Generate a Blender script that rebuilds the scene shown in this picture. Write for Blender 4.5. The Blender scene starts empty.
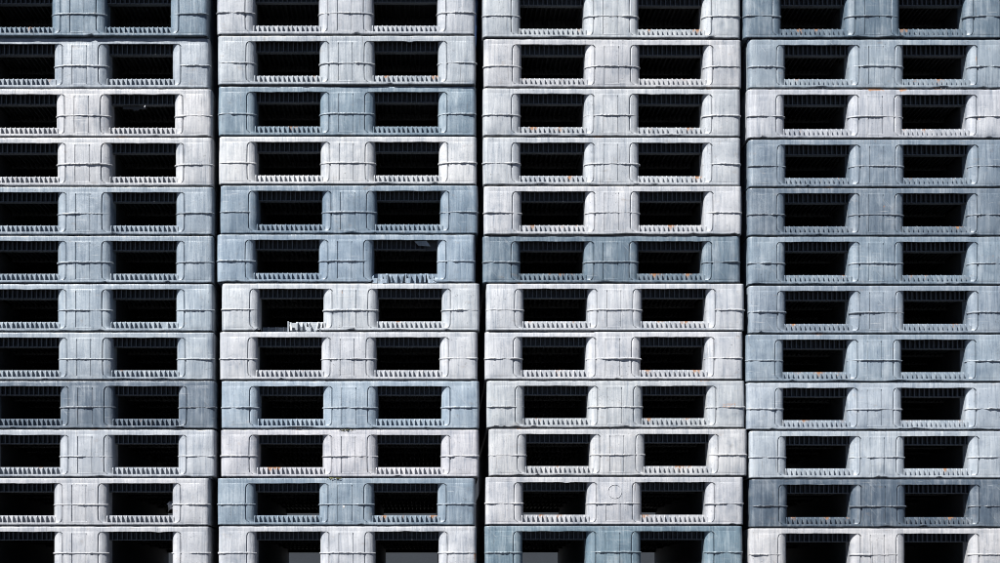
import bpy, math, random
from mathutils import Vector, noise

# ------------------------------------------------------------------ camera, sky, sun, exposure
S = bpy.context.scene
C = S.collection
MPP = 0.0031                      # metres per photo pixel on the front plane of the stacks
CAM_D, CAM_Z = 5.2, 1.54          # camera distance from the stacks and eye height
VX, VY = 432.0, 610.0             # photo pixel straight ahead of the lens (rising-front view)
def wx(px): return (px - 500.0) * MPP
def wz(py): return CAM_Z + (VY - py) * MPP

cam_d = bpy.data.cameras.new('camera')
cam = bpy.data.objects.new('camera', cam_d); C.objects.link(cam)
cam.location = (wx(VX), -CAM_D, CAM_Z)
cam.rotation_euler = (math.radians(90), 0, 0)
cam_d.sensor_width = 36.0
cam_d.lens = 36.0 * CAM_D / (1000 * MPP)
cam_d.shift_x = (500 - VX) / 1000.0
cam_d.shift_y = (VY - 281.5) / 1000.0
cam_d.clip_end = 500
S.camera = cam

SUN_EL, SUN_AZ = math.radians(48), math.radians(41)      # high, from the left in front of the stacks
sd = Vector((-math.sin(SUN_AZ) * math.cos(SUN_EL), -math.cos(SUN_AZ) * math.cos(SUN_EL), math.sin(SUN_EL)))
W = bpy.data.worlds.new('World'); S.world = W; W.use_nodes = True
wn = W.node_tree; bgn = wn.nodes['Background']
sky = wn.nodes.new('ShaderNodeTexSky'); sky.sky_type = 'NISHITA'; sky.sun_disc = False
sky.altitude = 1500; sky.air_density = 0.25; sky.dust_density = 0.3; sky.ozone_density = 1.0
sky.sun_elevation = SUN_EL; sky.sun_rotation = math.atan2(sd.x, sd.y)
wn.links.new(sky.outputs[0], bgn.inputs[0]); bgn.inputs[1].default_value = 0.05
sl = bpy.data.lights.new('sun', 'SUN'); sl.energy = 5.0; sl.angle = math.radians(0.5); sl.color = (1.0, 0.985, 0.95)
sun = bpy.data.objects.new('sun', sl); C.objects.link(sun)
sun.rotation_euler = sd.to_track_quat('Z', 'Y').to_euler(); sun.location = (-4, -6, 9)
vs = S.view_settings; vs.view_transform = 'Standard'; vs.look = 'None'; vs.gamma = 1.0; vs.use_curve_mapping = False
vs.exposure = 1.55
S.render.filter_size = 0.95; S.cycles.pixel_filter_type = 'BLACKMAN_HARRIS'; S.cycles.filter_width = 0.95

# ------------------------------------------------------------------ materials
def lin(c):
    return tuple(((v / 255.0) / 12.92 if v <= 10 else (((v / 255.0) + 0.055) / 1.055) ** 2.4) for v in c)

class NT:
    def __init__(self, name):
        self.m = bpy.data.materials.new(name); self.m.use_nodes = True
        self.t = self.m.node_tree; self.b = self.t.nodes['Principled BSDF']
    def n(self, typ, **kw):
        nd = self.t.nodes.new(typ)
        for k, v in kw.items(): setattr(nd, k, v)
        return nd
    def put(self, sock, v):
        if isinstance(v, bpy.types.NodeSocket): self.t.links.new(v, sock)
        else: sock.default_value = v
    def math(self, op, a, b=0.0, clamp=False):
        nd = self.n('ShaderNodeMath', operation=op, use_clamp=clamp)
        self.put(nd.inputs[0], a); self.put(nd.inputs[1], b); return nd.outputs[0]
    def vmul(self, v, s):
        nd = self.n('ShaderNodeVectorMath', operation='MULTIPLY'); self.put(nd.inputs[0], v); self.put(nd.inputs[1], s); return nd.outputs[0]
    def vadd(self, v, s):
        nd = self.n('ShaderNodeVectorMath', operation='ADD'); self.put(nd.inputs[0], v); self.put(nd.inputs[1], s); return nd.outputs[0]
    def noise(self, v, detail=3.0, rough=0.55, scale=1.0, dist=0.0):
        nd = self.n('ShaderNodeTexNoise'); self.put(nd.inputs['Vector'], v)
        nd.inputs['Scale'].default_value = scale; nd.inputs['Detail'].default_value = detail
        nd.inputs['Roughness'].default_value = rough; nd.inputs['Distortion'].default_value = dist
        return nd.outputs[0]
    def rng(self, v, a, b, c=0.0, d=1.0, smooth=True):
        nd = self.n('ShaderNodeMapRange', interpolation_type='SMOOTHSTEP' if smooth else 'LINEAR')
        self.put(nd.inputs[0], v)
        for i, q in enumerate((a, b, c, d)): nd.inputs[1 + i].default_value = q
        return nd.outputs[0]
    def mix(self, f, a, b, mode='MIX'):
        nd = self.n('ShaderNodeMix', data_type='RGBA', blend_type=mode)
        self.put(nd.inputs[0], f); self.put(nd.inputs[6], a); self.put(nd.inputs[7], b); return nd.outputs[2]

def plastic(name, warm=0.0):
    """sun-bleached pallet plastic: flow streaks, chalky patches, grime, scuffs; colour comes from the object"""
    k = NT(name)
    pos = k.n('ShaderNodeNewGeometry').outputs['Position']
    seed = k.n('ShaderNodeAttribute', attribute_type='OBJECT', attribute_name='seed').outputs['Fac']
    sv = k.n('ShaderNodeCombineXYZ')
    k.put(sv.inputs[0], k.math('MULTIPLY', seed, 3.17)); k.put(sv.inputs[1], k.math('MULTIPLY', seed, 1.91)); k.put(sv.inputs[2], k.math('MULTIPLY', seed, 2.43))
    p = k.vadd(pos, sv.outputs[0])
    base = k.n('ShaderNodeObjectInfo').outputs['Color']
    streak = k.noise(k.vmul(p, (190, 70, 13)), 5, 0.62, dist=0.4)
    band = k.noise(k.vmul(p, (66, 25, 4.5)), 3, 0.55, dist=0.3)
    blotch = k.noise(k.vmul(p, (14, 10, 17)), 6, 0.62)
    fine = k.noise(k.vmul(p, (420, 420, 300)), 3, 0.6)
    wide = k.noise(k.vmul(p, (4.5, 3, 6)), 3, 0.5)
    # streaks light and dark
    f = k.math('MULTIPLY', k.rng(streak, 0.50, 0.72), k.rng(wide, 0.35, 0.65, 0.2, 0.75))
    f2 = k.math('MULTIPLY', k.rng(band, 0.50, 0.62), 0.38)
    chalk = k.math('MULTIPLY', k.rng(blotch, 0.50, 0.66), 0.45)
    tot = k.math('MULTIPLY', k.math('ADD', k.math('ADD', f, f2), chalk, True), 0.8)
    col = k.mix(tot, base, k.mix(0.27, k.vmul(base, (1.36, 1.33, 1.30)), (0.40, 0.405, 0.41, 1)))
    dk = k.math('ADD', k.math('MULTIPLY', k.rng(streak, 0.50, 0.30), 0.62), k.math('MULTIPLY', k.rng(band, 0.50, 0.34), 0.26), True)
    dk = k.math('ADD', dk, k.math('MULTIPLY', k.rng(blotch, 0.49, 0.28), 0.6), True)
    col = k.mix(dk, col, k.vmul(base, (0.55, 0.60, 0.66)))
    # dirt specks and scuffs
    sp = k.noise(k.vmul(p, (210, 210, 210)), 2, 0.5)
    col = k.mix(k.math('MULTIPLY', k.rng(sp, 0.66, 0.74), 0.55), col, (0.03, 0.028, 0.026, 1))
    gr = k.noise(k.vmul(k.vadd(p, (9.1, 0, 4.4)), (38, 38, 90)), 5, 0.7)
    col = k.mix(k.math('MULTIPLY', k.rng(gr, 0.60, 0.78), 0.45), col, (0.066, 0.06, 0.054, 1))
    sc = k.n('ShaderNodeVectorRotate', rotation_type='Y_AXIS'); k.put(sc.inputs['Vector'], p); sc.inputs['Angle'].default_value = 0.7
    scr = k.noise(k.vmul(sc.outputs[0], (500, 60, 18)), 2, 0.5)
    col = k.mix(k.math('MULTIPLY', k.rng(scr, 0.67, 0.73), 0.5), col, k.mix(0.5, base, (0.42, 0.42, 0.42, 1)))
    # uneven fading, horizontal fork scrapes and thin run marks
    fade = k.noise(k.vmul(k.vadd(p, (5.7, 2.2, 8.8)), (5.5, 4, 11)), 3, 0.6)
    col = k.mix(k.rng(fade, 0.40, 0.66, 0.0, 0.30), col, k.vmul(col, (0.62, 0.66, 0.71)))
    scrape = k.math('MULTIPLY', k.rng(k.noise(k.vmul(p, (16, 20, 420)), 2, 0.5), 0.64, 0.70), k.rng(k.noise(k.vmul(p, (9, 9, 14)), 2, 0.5), 0.52, 0.62))
    col = k.mix(k.math('MULTIPLY', scrape, 0.6), col, k.mix(0.5, base, (0.42, 0.42, 0.42, 1)))
    drip = k.math('MULTIPLY', k.rng(k.noise(k.vmul(p, (330, 60, 9)), 2, 0.5), 0.66, 0.73), k.rng(k.noise(k.vmul(p, (12, 9, 8)), 2, 0.5), 0.48, 0.60))
    col = k.mix(k.math('MULTIPLY', drip, 0.6), col, (0.07, 0.065, 0.06, 1))
    # tan dust and rust where the mesh carries it
    tan = k.math('MULTIPLY', k.rng(k.noise(k.vmul(k.vadd(p, (3.3, 7.0, 1.0)), (30, 30, 55)), 4, 0.6), 0.60, 0.78), 0.30)
    col = k.mix(tan, col, (0.155, 0.118, 0.085, 1))
    st = k.n('ShaderNodeAttribute', attribute_type='GEOMETRY', attribute_name='stain').outputs['Fac']
    sn = k.noise(k.vmul(p, (130, 130, 160)), 4, 0.65)
    sf = k.rng(k.math('ADD', st, k.math('MULTIPLY', k.math('SUBTRACT', sn, 0.5), 1.3)), 0.45, 0.8)
    sf = k.math('MULTIPLY', sf, k.rng(st, 0.02, 0.2))
    sf = k.math('MULTIPLY', sf, 0.9)
    col = k.mix(sf, col, k.mix(sn, (0.15, 0.055, 0.018, 1), (0.30, 0.16, 0.075, 1)))
    if warm: col = k.mix(warm, col, (0.135, 0.116, 0.098, 1))
    k.put(k.b.inputs['Base Color'], col)
    k.put(k.b.inputs['Roughness'], k.rng(fine, 0.3, 0.7, 0.34, 0.56))
    k.b.inputs['Specular IOR Level'].default_value = 0.5
    h = k.math('ADD', k.math('MULTIPLY', streak, 0.7), k.math('ADD', k.math('MULTIPLY', fine, 0.25), k.math('MULTIPLY', blotch, 0.9)))
    bp = k.n('ShaderNodeBump'); bp.inputs['Strength'].default_value = 0.6; bp.inputs['Distance'].default_value = 0.0022
    k.put(bp.inputs['Height'], h); k.put(k.b.inputs['Normal'], bp.outputs[0])
    return k.m

def rough_mat(name, c1, c2, scale, rough=0.9, bump=0.003):
    k = NT(name)
    pos = k.n('ShaderNodeNewGeometry').outputs['Position']
    a = k.noise(pos, 6, 0.65, scale); b = k.noise(pos, 2, 0.5, scale * 28)
    f = k.math('ADD', k.math('MULTIPLY', a, 0.6), k.math('MULTIPLY', b, 0.4))
    k.put(k.b.inputs['Base Color'], k.mix(k.rng(f, 0.35, 0.65), c1 + (1,), c2 + (1,)))
    k.b.inputs['Roughness'].default_value = rough
    bp = k.n('ShaderNodeBump'); bp.inputs['Strength'].default_value = 0.6; bp.inputs['Distance'].default_value = bump
    k.put(bp.inputs['Height'], b); k.put(k.b.inputs['Normal'], bp.outputs[0])
    return k.m

M_PL = plastic('weathered_plastic')
M_WELD = plastic('weld_flash_plastic', 0.14)
M_CORE_SHADE = rough_mat('shade_black_core_plastic', (0.012, 0.013, 0.0145), (0.02, 0.0215, 0.0235), 9.0, 0.65, 0.0008)  # shade inside the pallets put into a near-black plastic colour
M_RIB_SHADE = rough_mat('shade_dark_rib_plastic', (0.04, 0.045, 0.053), (0.062, 0.07, 0.08), 9.0, 0.6, 0.0008)  # dark colour carries the shade under the deck edge
M_ASPH = rough_mat('asphalt', (0.03, 0.03, 0.032), (0.05, 0.049, 0.047), 3.0)
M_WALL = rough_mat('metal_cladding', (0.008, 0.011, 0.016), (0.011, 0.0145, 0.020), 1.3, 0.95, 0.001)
M_MOSS = rough_mat('moss', (0.035, 0.04, 0.012), (0.10, 0.095, 0.03), 60.0, 0.95, 0.001)

# ------------------------------------------------------------------ mesh helper (millimetres in, metres out)
class MB:
    def __init__(self): self.v = []; self.f = []; self.st = {}
    def box(self, x0, x1, y0, y1, z0, z1, shear=0.0):
        b = len(self.v)
        for z, s in ((z0, 0.0), (z1, shear)):
            self.v += [(x0 + s, y0, z), (x1 + s, y0, z), (x1 + s, y1, z), (x0 + s, y1, z)]
        self.f += [tuple(b + i for i in q) for q in ((3, 2, 1, 0), (4, 5, 6, 7), (0, 1, 5, 4), (1, 2, 6, 5), (2, 3, 7, 6), (3, 0, 4, 7))]
    def prism_x(self, x0, x1, yz, shear=0.0):
        """polygon in the y-z plane (clockwise seen from +x end is not needed: faces both oriented), extruded along x"""
        b = len(self.v); n = len(yz); zm = min(p[1] for p in yz)
        for x in (x0, x1): self.v += [(x + shear * (z - zm) * 0.03, y, z) for y, z in yz]
        self.f.append(tuple(b + i for i in range(n))); self.f.append(tuple(b + n + i for i in reversed(range(n))))
        for i in range(n):
            j = (i + 1) % n; self.f.append((b + i, b + n + i, b + n + j, b + j))
    def grid(self, rows, flip=False):
        b = len(self.v); nc = len(rows[0])
        for r in rows: self.v += r
        for i in range(len(rows) - 1):
            for j in range(nc - 1):
                q = (b + i * nc + j, b + i * nc + j + 1, b + (i + 1) * nc + j + 1, b + (i + 1) * nc + j)
                self.f.append(tuple(reversed(q)) if flip else q)
    def stain(self, x, z, rx, rz, s=1.0): self.st[len(self.st)] = (x, z, rx, rz, s)
    def build(self, name, mat, parent=None, smooth=True, angle=35):
        me = bpy.data.meshes.new(name)
        me.from_pydata([(x * .001, y * .001, z * .001) for x, y, z in self.v], [], self.f)
        if self.st:
            at = me.attributes.new('stain', 'FLOAT', 'POINT')
            for i, (x, y, z) in enumerate(self.v):
                s = 0.0
                for (cx, cz, rx, rz, k) in self.st.values():
                    d = math.hypot((x - cx) / rx, (z - cz) / rz); s = max(s, k * max(0.0, 1.15 - d))
                at.data[i].value = min(1.0, s)
        me.materials.append(mat)
        if smooth:
            me.shade_smooth(); me.set_sharp_from_angle(angle=math.radians(angle))
        o = bpy.data.objects.new(name, me); C.objects.link(o)
        if parent: o.parent = parent
        return o

def nz(x, y, z): return noise.noise(Vector((x, y, z)))

# ------------------------------------------------------------------ the pallet (800 x 1200 x 152 mm)
HW, H, DEPTH = 400.0, 152.0, 1200.0
AP0, AP1 = 53.5, 313.0            # apertures in the face, either side of the middle
CL0, CL1 = 85.0, 283.0            # clear tunnel behind the bull-nosed jambs
ZT, ZL = 136.0, 12.5              # aperture head and foot
RC = 14.0
def plan_path(step=8.0, corner=True):
    """outer outline: back left -> left side -> corner -> front -> corner -> right side; (x, y, nx, ny)"""
    P = [(-HW, DEPTH, -1, 0), (-HW, 300, -1, 0), (-HW, 60, -1, 0)]
    for i in range(7):
        a = math.radians(90 * i / 6); P.append((-HW + RC - RC * math.cos(a), RC - RC * math.sin(a), -math.cos(a), -math.sin(a)))
    n = int((2 * HW - 2 * RC) / step)
    for i in range(1, n): P.append((-HW + RC + (2 * HW - 2 * RC) * i / n, 0.0, 0, -1))
    for i in range(7):
        a = math.radians(90 * i / 6); P.append((HW - RC + RC * math.sin(a), RC - RC * math.cos(a), math.sin(a), -math.cos(a)))
    P += [(HW, 60, 1, 0), (HW, 300, 1, 0), (HW, DEPTH, 1, 0)]
    return P
PATH = plan_path()

class Pallet:
    def __init__(self, name, seed, detail=True):
        self.seed = seed; self.r = random.Random(seed); self.detail = detail
        self.root = bpy.data.objects.new(name, None); C.objects.link(self.root)
        self.root.empty_display_size = 0.1
        self.parts = []
    def off(self, x, z):
        """low waviness of the moulded face (mm inwards), same for every part so that they meet"""
        bulge = 0.0
        if ZL < z < ZT:
            a = abs(x); u = min(1.0, a / 60.0) if a < 80 else min(1.0, abs(a - 352) / 46.0)
            bulge = 3.2 * (1 - u * u) * math.sin(math.pi * (z - ZL) / (ZT - ZL)) ** .6
        return -bulge + 0.9 * nz(x * .009, z * .012, self.seed * 3.7) + 0.35 * nz(x * .04, z * .05, self.seed * 1.3)
    def add(self, mb, name, mat, parent=None, **kw):
        o = mb.build(name, mat, parent or self.root, **kw); o['seed'] = float(self.seed); self.parts.append(o); return o
    # -- top deck with its face rim
    def deck(self, stains=(), dents=(), step_at=None):
        m = MB(); sd_ = self.seed
        prof = [(7, ZT, 0), (0, ZT, 0), (0, 141, 0.5), (0, 147, 0.8), (0.15, 150.6, 1), (0.6, 151.4, 1), (1.8, 151.7, 1), (12, 151.7, 1)]
        rows = []
        for o, z, wgt in prof:
            row = []
            for x, y, nx, ny in PATH:
                a = abs(x); oo = o + self.off(x, z) * (1 if o < 5 else 0); zz = z
                inap = 1.0 if (AP0 + 12 < a < AP1 - 12 and y == 0) else 0.0
                if z == ZT: zz += inap * (1.1 * nz(x * .02, 5, sd_) + 0.7 * nz(x * .08, 2, sd_))
                if wgt > .9 and abs(x) < 370 and y == 0:         # worn, nibbled top arris
                    zz -= max(0, 1.0 * nz(x * .03, 11, sd_) + 0.8 * nz(x * .13, 4, sd_))
                    if o < 2: oo += max(0, 1.2 * nz(x * .05, 7, sd_))
                for (cx, wdt, dep, dz) in dents:
                    g = max(0.0, 1 - abs(x - cx) / wdt)
                    if y == 0:
                        oo += dep * g * g
                        if z == ZT and inap: zz += dz * g
                if step_at is not None and y == 0 and z > 146 and x < step_at: zz -= 1.6; oo += .8
                row.append((x - nx * oo, y - ny * oo, zz))
            rows.append(row)
        m.grid(rows)
        m.box(-394, 394, 8, 1196, 146.5, 151.2)
        for s in stains: m.stain(*s)
        return self.add(m, 'deck', M_PL)
    # -- pallet interior, its shade put into near-black colour: tunnel walls, rib grid under the deck, rear bars
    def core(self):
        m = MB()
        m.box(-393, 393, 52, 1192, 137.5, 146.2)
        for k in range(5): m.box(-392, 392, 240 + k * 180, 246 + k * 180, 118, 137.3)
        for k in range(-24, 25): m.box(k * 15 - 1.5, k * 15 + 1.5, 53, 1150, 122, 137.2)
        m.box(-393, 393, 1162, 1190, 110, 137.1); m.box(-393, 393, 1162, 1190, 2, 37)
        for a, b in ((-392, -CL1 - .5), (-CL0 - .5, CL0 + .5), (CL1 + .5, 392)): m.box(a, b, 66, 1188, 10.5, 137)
        return self.add(m, 'shade_dark_interior', M_CORE_SHADE, smooth=False)
    # -- block with bull-nosed jambs; kind -1 left corner, 0 middle, 1 right corner
    def block(self, kind, plate=False, stains=(), moulded='panel'):
        m = MB(); sd_ = self.seed
        zs = [ZL, 13.2, 14.6, 16.5, 19.5, 24, 36, 50, 62, 70, 78, 92, 104, 116, 123, 128, 131.5, 134, 135.3, ZT]
        R = 13.0
        def ext(z):
            t = 0.0
            if z > ZT - R: t = (z - (ZT - R)) / R
            elif z < ZL + R: t = ((ZL + R) - z) / R
            return R * (1 - math.sqrt(max(0.0, 1 - t * t)))
        def bow(z): return 2.2 * math.sin(math.pi * (z - ZL) / (ZT - ZL))
        def jamb(xs, xc, z, o):
            """from the face edge xs round to the tunnel wall xc, then back"""
            d = 1.0 if xc > xs else -1.0
            pts = [(xs, o), (xs + d * 0.3, o + 4.0), (xs + d * 2.0, o + 4.0)]
            x0 = xs + d * 2.1; w = xc - x0
            for i in range(9):
                t = math.radians(8 + 82 * i / 8); pts.append((x0 + w * math.sin(t), o + 0.9 + 21 * (1 - math.cos(t))))
            pts.append((xc + d * .6, 40.0)); pts.append((xc + d * .6, 70.0))
            return pts
        rows = []
        if kind == 0:
            gx = [-47, -38, -27.6, -26.8, -25.2, -24.4, -12, 0, 9, 16.4, 17.2, 18.8, 19.6, 28, 38, 47]
            groove = {-26.8: 1, -25.2: 1, 17.2: 1, 18.8: 1}
            for z in zs:
                e = ext(z) - bow(z) * .5
                R_ = jamb(AP0 + e, CL0, z, self.off(AP0, z)); L_ = jamb(-AP0 - e, -CL0, z, self.off(-AP0, z))
                mid = []
                for x in gx:
                    lim = 66 if moulded == 'emblem' else 131
                    dpt = 2.4 * groove.get(x, 0) if 16 < z < lim else 0.0
                    if -25.2 <= x <= 17.2 and 16 < z < lim and not groove.get(x): dpt = 0.7
                    mid.append((x, self.off(x, z) + dpt))
                rows.append([(x, y, z) for x, y in list(reversed(L_)) + mid + R_])
        else:
            s = kind
            for z in zs:
                e = ext(z) - bow(z) * .5
                J = jamb(s * (AP1 - e), s * CL1, z, self.off(s * AP1, z))
                F = [(s * x, self.off(s * x, z)) for x in (318, 330, 345, 360, 372)]
                A = []
                for i in range(7):
                    a = math.radians(90 * i / 6); o = self.off(s * (HW - 5), z)
                    rr = RC - o
                    A.append((s * (HW - RC + rr * math.sin(a)), RC - rr * math.cos(a)))
                A += [(s * HW, 60), (s * HW, DEPTH)]
                row = list(reversed(J)) + F + A
                if s < 0: row = list(reversed(row))
                rows.append([(x, y, z) for x, y in row])
        m.grid(rows)
        for st in stains: m.stain(*st)
        b = self.add(m, 'block', M_PL)
        self.weld(kind, b)
        return b
    def weld(self, kind, parent):
        """squeezed-out weld flash where the two halves of the pallet were fused"""
        r = self.r; sd_ = self.seed + kind * .31
        P = []                                                    # (x, y, nx, ny)
        def nose(xs, xc, n=7):
            d = 1.0 if xc > xs else -1.0; out = []
            for i in range(n):
                t = math.radians(90 * i / (n - 1)); x0 = xs + d * 1.3
                out.append((x0 + (xc - x0) * math.sin(t), 0.9 + 21 * (1 - math.cos(t)), d * math.sin(t), -math.cos(t)))
            return out
        if kind == 0:
            P = list(reversed(nose(-AP0, -CL0))) + [(x, 0, 0, -1) for x in range(-48, 49, 4)] + nose(AP0, CL0)
        else:
            s = kind
            P = list(reversed(nose(s * AP1, s * CL1))) + [(s * x, 0, 0, -1) for x in range(316, 380, 4)]
            for i in range(6):
                a = math.radians(90 * i / 5); P.append((s * (HW - RC + RC * math.sin(a)), RC - RC * math.cos(a), s * math.sin(a), -math.cos(a)))
        Q = []
        for a, b in zip(P, P[1:]):                                # refine
            Q.append(a); Q.append(tuple((u + v) / 2 for u, v in zip(a, b)))
        Q.append(P[-1])
        n = len(Q); zc = 70 + r.uniform(-1.2, 1.2)
        big = [(r.uniform(0, 1), r.uniform(.04, .16), r.uniform(.2, .7)) for _ in range(r.choice((0, 1, 1, 2, 3)))]
        thin = [(r.uniform(0, 1), r.uniform(.08, .25)) for _ in range(r.choice((0, 1, 1, 2)))]
        hw0 = r.uniform(1.7, 2.4); pr0 = r.uniform(2.5, 3.8)
        rows = []
        for i, (x, y, nx, ny) in enumerate(Q):
            t = i / (n - 1)
            g = 1 + .35 * nz(t * 9, sd_, 3) + .35 * nz(t * 31, sd_, 8)
            for c, w, k in big: g += k * max(0, 1 - abs(t - c) / w) ** .5
            for c, w in thin: g *= 1 - .8 * max(0, 1 - abs(t - c) / w) ** .4
            g = max(.12, g)
            z = zc + 1.1 * nz(t * 7, sd_, 1) + .9 * nz(t * 25, sd_, 2)
            hw = hw0 * min(1.7, .55 + .5 * g); pr = pr0 * min(1.7, g)
            droop = 0.8 * g
            o = self.off(x, 70)
            ring = []
            for (po, dz) in ((-3.5, hw), (.55 * pr, hw * .85), (pr, hw * .1 - droop * .3), (.8 * pr, -hw * .75 - droop * .5), (-3.5, -hw * .9)):
                k = po - o * (1 if po > -3 else 1)
                ring.append((x + nx * k, y + ny * k, z + dz))
            rows.append(ring)
        m = MB(); m.grid(rows, flip=(kind != 1))
        for sgn, st in getattr(self, 'weld_stains', []):
            if sgn == kind: m.stain(*st)
        return self.add(m, 'weld_seam', M_WELD, parent, angle=60)
    # -- foot rail closing the openings at the bottom
    def foot(self, broken=None, dents=(), stains=()):
        m = MB(); sd_ = self.seed
        prof = [(4, ZL - 5), (3.6, ZL), (0.2, ZL), (0, 11.2), (0, 7.0), (0.4, 5.8), (1.2, 5.2), (2.4, 5.0), (26, 4.9), (26, 0.3)]
        rows = []
        for o, z in prof:
            row = []
            for x, y, nx, ny in PATH:
                a = abs(x); oo = o + self.off(x, z) * (1 if o < 5 else 0); zz = z
                inap = 1.0 if (AP0 + 12 < a < AP1 - 12 and y == 0) else 0.0
                if z >= 8.5 and o < 3: zz += inap * (0.7 * nz(x * .03, 15, sd_) + .4 * nz(x * .1, 12, sd_))
                if 1 < z < 7.5 and y < 30:
                    zz += max(0, 1.6 * nz(x * .025, 21, sd_) + 1.1 * nz(x * .11, 14, sd_)) * 1
                    if y == 0: oo += max(0, 1.5 * nz(x * .04, 17, sd_))
                for (cx, wdt, up) in dents:
                    g = max(0.0, 1 - abs(x - cx) / wdt)
                    if y == 0 and 1 < z < 7.5: zz += up * g
                row.append((x - nx * oo, y - ny * oo, min(zz, ZL + 1)))
            rows.append(row)
        if broken is None: m.grid(rows)
        else:
            x0, x1 = broken
            il = [i for i, p in enumerate(PATH) if p[0] < x0 or (p[1] > 0 and p[0] < 0)]
            ir = [i for i, p in enumerate(PATH) if p[0] > x1 or (p[1] > 0 and p[0] > 0)]
            for idx, sg in ((il, 1), (ir, -1)):
                rr = []
                for q, rw in enumerate(rows):
                    L = [rw[i] for i in idx]
                    k = -1 if sg == 1 else 0                     # ragged torn end
                    L[k] = (L[k][0] + sg * (6 * nz(q * 1.7, sd_, 4) + (14 - 2.5 * q)), L[k][1] + 2.0, L[k][2])
                    rr.append(L)
                m.grid(rr)
        for s in (-1, 0, 1): m.box(s * 340 - 46, s * 340 + 46, 40, 1158, 0.6, ZL - .5)
        for st in stains: m.stain(*st)
        return self.add(m, 'foot_rail', M_PL)
    # -- comb of gussets behind the foot rail
    def comb(self, side, broken=None):
        m = MB(); r = self.r
        x0, x1 = (CL0 - 12, CL1 + 12) if side > 0 else (-CL1 - 12, -CL0 + 12)
        pitch = 14.75; ph = 9.0
        n = int((x1 - x0) / pitch) + 1
        prof = [(5.0, 4), (5.0, 29), (11, 35), (18.2, 35.6), (18.2, 4)]
        lo = [(12, 1.0), (13, 30), (20, 35), (31.2, 35.4), (31.2, 1.0)]
        if broken is None:
            for i in range(24):
                a, b = x0 + (x1 - x0) * i / 24, x0 + (x1 - x0) * (i + 1) / 24
                m.box(a, b, 18, 21, 1, 35.8); m.box(a, b, 21, 33, 33.5, 35.8)
            for i in range(n):
                x = x0 + ph + i * pitch + r.uniform(-.6, .6)
                if r.random() < .004: continue
                t = r.uniform(2.1, 2.7); dz = r.uniform(-.7, .4)
                m.prism_x(x - t / 2, x + t / 2, [(y + (r.uniform(-.8, .8) if y < 9 else 0), z + (dz if z > 20 else 0)) for y, z in prof], r.uniform(-1, 1))
        else:
            b0, b1, bare = broken                                # between b0 and bare the gussets are gone
            if bare > b0:
                m.box(x0, bare, 112, 115, 1, 33)
                for k in range(3): m.box(x0 + 30 + k * 24, x0 + 33 + k * 24, 96, 112, 1, 31)
                m.box(bare + 30, x1, 30, 33, 1, 35.8); m.box(bare, bare + 4, 10, 100, 3.5, 35); m.box(bare + 4.1, bare + 29.9, 40, 43, 1, 35)
            else:
                m.box(x0, x1, 30, 33, 1, 35.8)
            for i in range(n):
                x = x0 + ph + i * pitch + r.uniform(-1, 1)
                if x < bare + 6: continue
                if b0 - 6 < x < b1 + 6:
                    t = r.uniform(3.5, 7); s = r.uniform(-8, 8)
                    if r.random() < .15: continue
                    top = r.choice((30, 24, 33, 34))
                    m.prism_x(x - t / 2, x + t / 2, [(r.uniform(5, 11), r.uniform(1, 9)), (r.uniform(5, 12), top - 7), (17, top), (30.2, 35), (30.2, 1.0)], s)
                    if r.random() < .3:                          # torn tongue of skin still bridging two gussets
                        m.prism_x(x, x + pitch, [(6, 3), (7, r.uniform(10, 20)), (10, r.uniform(12, 22)), (10, 2)], 2)
                else:
                    m.prism_x(x - 1.4, x + 1.4, prof, 0)
        for _ in range(r.choice((0, 0, 1, 2)) + (r.choice((1, 2)) if self.seed > 36 else 0)): m.stain(r.uniform(x0 + 20, x1 - 20), 37, r.uniform(8, 36), r.uniform(5, 11), r.uniform(.5, .9))
        o = self.add(m, 'foot_gussets', M_PL, smooth=False); o['kind'] = 'stuff'; return o
    # -- ribs hanging under the deck behind the aperture head
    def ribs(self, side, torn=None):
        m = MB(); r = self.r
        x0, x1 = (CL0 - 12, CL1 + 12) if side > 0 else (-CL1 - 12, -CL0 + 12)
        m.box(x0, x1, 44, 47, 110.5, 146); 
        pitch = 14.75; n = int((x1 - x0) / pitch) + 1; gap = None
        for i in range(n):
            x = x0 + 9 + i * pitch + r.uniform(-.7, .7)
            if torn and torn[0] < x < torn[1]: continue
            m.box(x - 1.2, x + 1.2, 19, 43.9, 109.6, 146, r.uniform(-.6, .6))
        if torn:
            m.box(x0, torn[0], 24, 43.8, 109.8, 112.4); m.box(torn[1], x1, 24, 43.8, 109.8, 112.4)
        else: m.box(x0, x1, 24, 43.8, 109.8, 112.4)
        o = self.add(m, 'deck_ribs', M_RIB_SHADE, smooth=False); o['kind'] = 'stuff'; return o

def paint(P, col):
    for o in P.parts: o.color = col + (1,)

# ------------------------------------------------------------------ ground and wall
g = MB(); g.grid([[(-60000, -60000, 0), (60000, -60000, 0)], [(-60000, 60000, 0), (60000, 60000, 0)]])
o = g.build('ground', M_ASPH, smooth=False); o['kind'] = 'structure'
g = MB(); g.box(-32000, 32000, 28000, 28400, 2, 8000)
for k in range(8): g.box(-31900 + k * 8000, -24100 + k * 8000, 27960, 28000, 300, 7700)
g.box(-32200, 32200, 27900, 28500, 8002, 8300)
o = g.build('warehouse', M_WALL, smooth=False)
o['label'] = 'dark grey clad building seen through the lowest pallet openings'; o['category'] = 'building'

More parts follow.
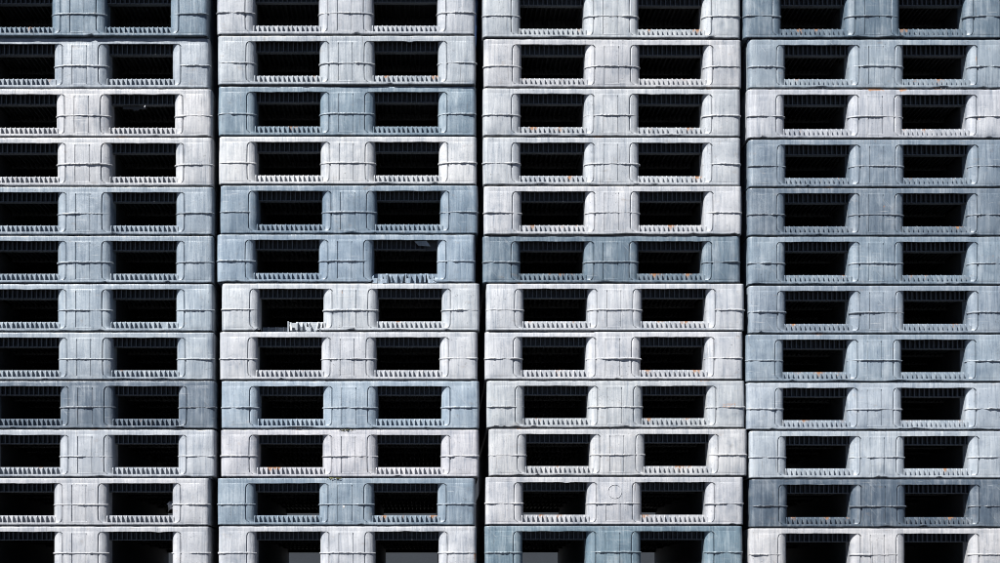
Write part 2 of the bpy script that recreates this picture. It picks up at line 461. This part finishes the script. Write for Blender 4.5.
# ------------------------------------------------------------------ measured layout of the four stacks
SEAM = [
 [37.7, 88.7, 137.5, 186.8, 235.8, 284.1, 332.4, 381.0, 429.8, 478.3, 526.7],
 [35.8, 86.0, 136.3, 185.2, 234.5, 283.5, 332.0, 381.0, 429.8, 478.3, 526.5],
 [39.2, 88.5, 137.2, 186.0, 235.8, 283.6, 331.8, 380.8, 429.0, 477.1, 526.2],
 [39.2, 89.0, 139.2, 187.7, 236.4, 285.5, 334.4, 382.8, 431.0, 479.5, 528.5]]
CX = [
 [208.0 - 129, 209.4 - 129, 211.7 - 129, 212.6 - 129, 213.2 - 129, 213.2 - 129, 213.2 - 129, 214 - 129, 215.5 - 129, 215.2 - 129, 209.4 - 129, 209.4 - 129],
 [346.0, 346.8, 347.1, 347.7, 349.0, 346.0, 350.5, 348.6, 350.2, 349.8, 346.3, 347.4],
 [611.6, 612.9, 612.0, 612.2, 612.9, 611.8, 615.3, 614.0, 615.9, 618.1, 614.7, 614.0],
 [744 + 129, 748.3 + 129, 747.7 + 129, 749.2 + 129, 748.6 + 129, 748.6 + 129, 749.2 + 129, 746.8 + 129, 746.8 + 129, 749.7 + 129, 750.6 + 129, 749.7 + 129]]
FRONT = [                                                        # millimetres each face stands proud
 [9, -3, -1, 0, 0, 1, 0, 0, 1, 0, 1, 0],
 [4, 3, -4, -2, -3, 0, 1, 0, 0, 1, -1, 1],
 [4, 1, 0, 0, 2, -4, 0, 1, 0, 1, 0, -1],
 [4, -1, 0, -3, -3, -2, -2, 0, 0, 0, -2, 1]]
WHITE, PALE, LIGHT, MID, DARK = (214, 216, 224), (198, 204, 214), (178, 191, 205), (140, 159, 177), (104, 118, 133)
TONE = [
 [(124, 147, 166), (176, 187, 200), (208, 209, 216), (205, 208, 216), (162, 177, 192), (155, 172, 188), (172, 188, 203), (174, 187, 200), (108, 125, 143), (190, 198, 210), (202, 205, 214), (200, 203, 212)],
 [(192, 198, 209), (184, 194, 205), (134, 157, 175), (218, 221, 227), (130, 152, 172), (150, 171, 191), (204, 212, 222), (207, 211, 221), (166, 185, 203), (212, 212, 222), (148, 167, 184), (206, 210, 220)],
 [(196, 204, 213), (204, 206, 214), (199, 205, 214), (200, 207, 217), (210, 213, 222), (113, 135, 153), (206, 211, 221), (211, 214, 223), (198, 205, 213), (210, 212, 218), (206, 208, 217), (124, 149, 165)],
 [(112, 133, 151), (158, 173, 187), (194, 199, 211), (137, 154, 171), (119, 136, 153), (140, 159, 176), (151, 166, 182), (156, 173, 189), (178, 191, 206), (186, 198, 211), (92, 109, 127), (206, 206, 212)]]
def tone_words(c):
    s = sum(c) / 3
    return 'white' if s > 205 else 'pale grey' if s > 192 else 'light blue grey' if s > 170 else 'blue grey' if s > 136 else 'dark slate'
NUM = ['', 'one', 'two', 'three', 'four', 'five', 'six', 'seven', 'eight', 'nine', 'ten', 'eleven']
LAND = [(2, 'the pallet with the dangling black scrap'), (6, 'the pallet with half its gusset comb missing'),
        (10, 'the pallet stamped with a circle'), (2, 'the pallet with the rust-stained deck edge')]
SPECIAL = {
 (0, 2): 'white plastic pallet with a black scrap dangling inside one opening',
 (1, 5): 'blue grey plastic pallet with its foot rail torn off one opening',
 (1, 6): 'white plastic pallet with half its gusset comb broken away, rail missing',
 (1, 10): 'blue grey plastic pallet with a white chip on its middle weld',
 (2, 10): 'white plastic pallet stamped with a circle on its middle block',
 (2, 7): 'white plastic pallet whose deck edge is cracked into a step',
 (2, 8): 'pale grey plastic pallet with an orange stain along one corner weld',
 (3, 2): 'pale grey plastic pallet with rust stains along its deck edge',
 (3, 10): 'dark slate plastic pallet directly on top of a white one',
 (0, 8): 'dark slate plastic pallet between light blue grey and pale grey ones'}
K = 0.30 / lin((224,))[0]
def albedo(c): 
    s = sum(c) / 3; w = max(0.0, min(1.0, (s - 180) / 30)); m_ = 0.08 + .24 * w
    c = tuple(v + m_ * (s - v) + w * 2 for v in c); l = lin(c); return tuple(min(.86, v * K) for v in l)

rnd = random.Random(4)
protos = []
for ci in range(4):
    tops = [SEAM[ci][0] - 49.6] + SEAM[ci]; bots = SEAM[ci] + [SEAM[ci][-1] + 48.4]
    for ri in range(12):
        seed = ci * 17 + ri * 1.7 + 3
        P = Pallet('plastic_pallet', seed)
        key = (ci, ri)
        dents = []; fdents = []
        for _ in range(rnd.choice((0, 1, 1, 2))): dents.append((rnd.uniform(-360, 360), rnd.uniform(10, 45), rnd.uniform(.5, 2.6), rnd.uniform(-3, 2.5)))
        for _ in range(rnd.choice((0, 1, 2, 3))): fdents.append((rnd.uniform(-380, 380), rnd.uniform(8, 60), rnd.uniform(1.2, 4.2)))
        for _ in range(rnd.choice((0, 1, 1, 2))): fdents.append((rnd.uniform(-385, 385), rnd.uniform(7, 13), rnd.uniform(3, 6)))
        if key == (2, 8): fdents += [(-370, 14, 6), (-345, 12, 5), (-310, 22, 4)]
        if key == (3, 9): fdents += [(0, 16, 5), (20, 10, 5)]
        dst = []
        if key == (3, 2): dst = [(-10, 152, 60, 8, 1.0), (80, 150, 22, 9, .9), (20, 146, 14, 12, .6)]
        if rnd.random() < .25: dst.append((rnd.uniform(-300, 300), 152, rnd.uniform(20, 60), 4, .7))
        P.weld_stains = []
        if key == (2, 8): P.weld_stains = [(1, (345, 74, 40, 9, 1.0))]
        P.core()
        P.deck(dst, dents, -62 if key == (2, 7) else None)
        for kd in (-1, 0, 1):
            bst = []
            if rnd.random() < .18: bst.append((kd * 345 + rnd.uniform(-30, 30), rnd.uniform(20, 130), rnd.uniform(4, 9), rnd.uniform(8, 26), .62))
            if key == (2, 8) and kd == 1: bst.append((350, 76, 38, 10, .75))
            if key == (1, 11) and kd == 1: bst.append((396, 60, 8, 30, .9))
            if key == (3, 1) and kd == 1: bst.append((308, 90, 5, 30, .75))
            P.block(kd, stains=bst, moulded='emblem' if key == (2, 10) else 'panel')
        brk = {(1, 5): (74, 276), (1, 6): (-292, -92)}.get(key)
        P.foot(brk, fdents)
        for sd_ in (-1, 1):
            b = None
            if key == (1, 5) and sd_ > 0: b = (84, 290, -999)
            if key == (1, 6) and sd_ < 0: b = (-300, -96, -196)
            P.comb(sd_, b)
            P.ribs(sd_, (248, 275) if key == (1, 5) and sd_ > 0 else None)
        # odd bits
        if key == (2, 10):
            m = MB(); rows = []
            for i in range(41):
                a = 2 * math.pi * i / 40; ring = []
                for j in range(6):
                    b_ = 2 * math.pi * j / 5; rr = 21 + 1.0 * math.cos(b_); ring.append((rr * math.cos(a), P.off(rr * math.cos(a), 107 + rr * math.sin(a)) - .5 + 1.1 * math.sin(b_), 107 + rr * math.sin(a)))
                rows.append(ring)
            m.grid(rows); o = P.add(m, 'emblem_ring', M_PL); o['label'] = 'thin raised circle moulded on the block'
        if key == (0, 2):
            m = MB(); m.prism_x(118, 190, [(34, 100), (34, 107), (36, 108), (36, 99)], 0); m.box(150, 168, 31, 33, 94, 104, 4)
            o = P.add(m, 'torn_rib', M_CORE_SHADE, smooth=False)
            m = MB(); m.box(187, 190, 16, 22, 100, 106, 2); P.add(m, 'torn_tip', M_PL, o, smooth=False)
        if key == (0, 10):
            m = MB(); r2 = random.Random(9); rows = []
            for i in range(6):
                rows.append([(262 + 20 * i / 5 + r2.uniform(-3, 3), 58 + r2.uniform(-4, 4) + 5 * math.sin(j + i), 62 + 26 * j / 5 + r2.uniform(-3, 3) - 5 * abs(i - 2.5)) for j in range(6)])
            m.grid(rows); m.grid([[(x, y + 1.2, z) for x, y, z in rw] for rw in rows], True); P.add(m, 'torn_flap', M_PL)
        if key == (1, 5):
            m = MB(); m.grid([[(212, 14, 134), (250, 9, 134.5)], [(224, 20, 122), (262, 12, 118)]]); m.grid([[(212, 16, 134), (250, 11, 134.5)], [(224, 22, 122), (262, 14, 118)]], True)
            P.add(m, 'torn_flap', M_PL, smooth=False)
        if key == (1, 10):
            m = MB(); m.prism_x(-12, -6, [(-1.5, 66), (-3.5, 63), (-2.5, 58), (-1.2, 59)], 8); o = P.add(m, 'chip', M_PL, smooth=False)
        col = albedo(TONE[ci][ri]); paint(P, col)
        if key == (1, 10): o.color = (.42, .42, .42, 1)
        zt, zb = wz(tops[ri]), wz(bots[ri])
        f = FRONT[ci][ri] + rnd.uniform(-.7, .7)
        P.root.location = (wx(CX[ci][ri]), -f * .001, zb); P.root.scale = (1, 1, (zt - zb) / 0.152)
        P.root.rotation_euler.z = math.radians(rnd.uniform(-.12, .12) + (.62 if ci == 2 and ri < 4 else 0))
        li, lw = LAND[ci]; d = li - ri
        if key in SPECIAL: lab = SPECIAL[key]
        else: lab = '%s plastic pallet %s %s %s' % (tone_words(TONE[ci][ri]), NUM[abs(d)], 'above' if d > 0 else 'below', lw)
        P.root['label'] = lab; P.root['category'] = 'pallet'; P.root['group'] = 'plastic pallets stacked in four columns'
        protos.append(P)

# ------------------------------------------------------------------ unseen copies: pallets carrying them to the ground, rows added above to block sky
FOOT = ['the dangling black scrap', 'the two broken foot rails', 'the circle stamp', 'the rust-stained deck edge']
for ci in range(4):
    zb = wz(SEAM[ci][-1] + 48.4)
    zt = wz(SEAM[ci][0] - 49.6)
    for k in range(15):
        src = protos[rnd.randrange(48)]
        while src.seed in (17 * 2 + 17 + 3, 17 + 5 * 1.7 + 3, 17 + 6 * 1.7 + 3, 3 + 3.4): src = protos[rnd.randrange(48)]
        rt = src.root.copy(); C.objects.link(rt)
        rt.location = (wx(CX[ci][11]) + rnd.uniform(-.006, .006), rnd.uniform(-.003, .003), zb * k / 11 if k < 11 else zt + .152 * (k - 11)); rt.scale = (1, 1, zb / 11 / .152 if k < 11 else 1)
        wd = 'low' if k < 11 else 'added high'
        rt['label'] = 'grey plastic pallet %s in the stack that holds %s' % (wd, FOOT[ci]); rt['group'] = 'pallets %s in the stack that holds %s' % (wd, FOOT[ci])
        mp = {}
        for q in src.parts:
            c = q.copy(); C.objects.link(c); mp[q.name] = c
            c.parent = rt if q.parent == src.root else mp[q.parent.name]

# ------------------------------------------------------------------ moss caught in two seams
for px, py, f in ((346, 430.4, 1), (335, 478.6, 1)):
    r = random.Random(int(px)); m = MB()
    for _ in range(46):
        x = r.gauss(0, 13); z = r.uniform(-1.5, 2.5); y = r.uniform(-3.0, 1); s = r.uniform(.8, 2.2)
        b = len(m.v)
        for i in range(4):
            a = r.uniform(0, 6.3); m.v.append((x + s * math.cos(a) * 1.6, y + r.uniform(-1, 1) * s, z + s * math.sin(a)))
        m.f += [(b, b + 1, b + 2), (b, b + 2, b + 3), (b, b + 3, b + 1), (b + 1, b + 3, b + 2)]
    o = m.build('moss_tuft', M_MOSS, smooth=False); o.location = (wx(px), -.001, wz(py))
    o['label'] = 'olive moss tuft in the seam %s' % ('on top of the pallet three below the broken comb' if px > 340 else 'on top of the pallet with the chipped weld')
    o['category'] = 'moss'; o['group'] = 'moss in the pallet seams'
